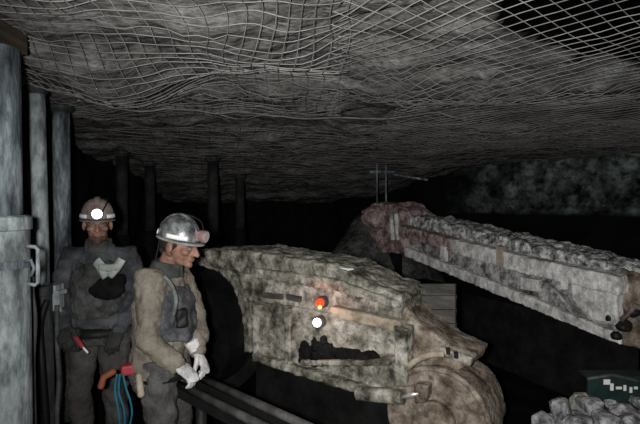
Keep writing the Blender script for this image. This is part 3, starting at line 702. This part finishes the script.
# --- the miner seen from the side, gloves on the channel
Y2 = 2.85; X2 = at(166, 200, Y2).x
def p2(px, py, Y): return tuple(at(px, py, Y))
spec2 = dict(label='miner in a tan jacket seen from the side, white-gloved hands on the steel channel', right=(-.42, -.9, 0), front=(1, -.4, 0), yaw=math.radians(74), pitch=.2, roll=0,
    J=dict(chin=p2(176, 264, 2.83), neck=p2(166, 271, 2.86), chest=p2(163, 300, 2.87), waist=p2(162, 340, 2.86), pelvis=p2(160, 368, 2.86),
           shr=p2(150, 281, 2.72), elr=p2(148, 341, 2.66), wrr=p2(178, 366, 2.66), shl=p2(180, 281, 3.0), ell=p2(197, 322, 2.98), wrl=p2(197, 352, 2.80),
           hpr=(X2 - .03, 2.77, .82), knr=(X2 - .0, 2.75, .46), anr=(X2 - .04, 2.78, .09), hpl=(X2 + .0, 2.94, .82), knl=(X2 + .03, 2.98, .46), anl=(X2 + .02, 3.02, .09)),
    helm=mat('silver_helmet', [g(.03, .9, 1, 1), g(.10, .9, 1, 1), g(.24, .92, 1, 1)], 18, .3, .1, 40, spec=.9, lo=.36, hi=.64), brim=mat('pale_brim', [g(.15), g(.35)], 12, .5, .1), tape=[(math.pi * .95, math.pi * 1.28), (math.pi * .45, math.pi * .72)],
    lamp=mat('pink_lamp', [(.12, .07, .07), (.3, .2, .2)], 12, .5, .1), lens=mat('lamp_glass', [(.3, .24, .24), (.45, .38, .38)], 12, .2, 0), lens_label='unlit lamp glass',
    trousers=mat('grey_trousers', [g(.025, 1, .98, .95), g(.07, 1, .98, .95), g(.12, 1, .98, .96)], 9, .95, .5, 60), jacket=mat('tan_jacket', [g(.09, 1, .89, .73), g(.19, 1, .89, .74), g(.28, 1, .9, .76)], 6, .95, .4, 60, grime=.35, gscale=14),
    collar=mat('green_grey_collar', [g(.02, .9, 1, .9), g(.07, .92, 1, .92)], 9, .95, .4), glove=mat('white_glove', [g(.25), g(.6), g(.8)], 14, .9, .3),
    bulk=1.0, handr=((.75, .15, -.6), (.5, -.3, .8), (-.3, .7, .6), .5), handl=((.5, -.1, -.85), (.8, 0, .5), (-.3, -.6, .3), .5))
m2, J2, R2, F2 = person(spec2)
vest2 = mat('slate_vest', [g(.015, .95, 1, 1.05), g(.06, .95, 1, 1.08), g(.15, .95, 1, 1.05)], 12, .9, .5, 50)
o_ = F2 * .035
vb = MB().tube([V(p2(166, 338, 2.85)) + o_, V(p2(166, 318, 2.86)) + o_, J2['chest'] + o_, V(p2(166, 284, 2.87)) + o_ * .6], [(.165, .125), (.17, .13), (.168, .132), (.12, .1)], 24, ref=R2)
v2 = build('vest', vb, vest2, m2, .010, .016, 16, relax=1)
strap(m2, [p2(164, 276, 2.66), p2(172, 286, 2.67), p2(176, 300, 2.68), p2(173, 316, 2.69)], .011, mat('dirty_tape', [g(.05, .9, 1, .96), g(.22, .9, 1, .96)], 18, .7, .3), 'reflective_strap', .008, 'grey-green reflective strap')
build('chest_pouch', MB().box(p2(181, 318, 2.74), (.06, .06, .10), Matrix.Rotation(.5, 3, 'Z')), M_['rubber'], m2, .01, .008, 18, label='black chest pouch')
pb = J2['pelvis'] + V((0, 0, .0))
bl = build('belt', MB().tube([pb - V((0, 0, .028)), pb + V((0, 0, .028))], (.19, .145), 30, ref=R2), M_['rubber'], m2, smooth=True)
build('red_pouch', MB().box(p2(130, 369, 2.72), (.095, .06, .055), Matrix.Rotation(.5, 3, 'Z')), tool_red, bl, bevel=.012, label='red pouch on the belt')
org = mat('orange_tool', [(.15, .04, .02), (.3, .1, .05)], 8, .7, .1)
build('orange_clip', MB().tube([p2(113, 372, 2.68), p2(104, 377, 2.66), p2(101, 386, 2.65)], .018, 10, round_cap=True), org, bl, smooth=True, label='orange clip on the belt')
build('tan_sheath', MB().tube([p2(139, 376, 2.66), p2(141, 394, 2.65)], (.016, .02), 12, round_cap=True), M_['brown'], bl, smooth=True, label='tan sheath')
blue = mat('blue_cord', [(.008, .09, .15), (.02, .2, .3)], 8, .5, .1)
for pts in (((117, 374), (115, 390), (118, 408), (120, 424), (121, 440)), ((123, 374), (126, 388), (130, 400), (132, 414), (128, 432)), ((120, 374), (119, 392), (124, 410), (125, 430))):
    build('blue_cord', MB().tube(smooth_path([V(p2(x, y, 2.66)) for x, y in pts]), .0055, 8), blue, bl, smooth=True, label='bright blue cord')

# ------------------------------------------------------------------ light: the photographer's flash, and the dark
def spot(name, loc, tgt, e, size, blend, soft, col=(1, 1, 1)):
    l = bpy.data.lights.new(name, 'SPOT'); l.energy = e; l.spot_size = size; l.spot_blend = blend; l.shadow_soft_size = soft; l.color = col
    o = bpy.data.objects.new(name, l); C.objects.link(o); o.location = loc
    o.rotation_euler = (V(tgt) - V(loc)).to_track_quat('-Z', 'Y').to_euler()
spot('flash', (-.12, -.05, 1.78), (1.3, 6, 2.2), 500, math.radians(120), 1.0, .04, (1, .98, .95))
w = bpy.data.worlds.new('mine_dark'); bpy.context.scene.world = w; w.use_nodes = True
w.node_tree.nodes['Background'].inputs[0].default_value = (.5, .55, .6, 1); w.node_tree.nodes['Background'].inputs[1].default_value = .004

cam = bpy.data.cameras.new('camera'); cam.sensor_width = 36; cam.lens = 36 * F / 640; cam.clip_start = .05
co = bpy.data.objects.new('camera', cam); C.objects.link(co); co.location = CAM
co.rotation_euler = (math.pi / 2 - PITCH, 0, 0)
bpy.context.scene.camera = co
vs_ = bpy.context.scene.view_settings
vs_.view_transform = 'Standard'; vs_.look = 'None'; vs_.gamma = 1; vs_.exposure = 0; vs_.use_curve_mapping = False
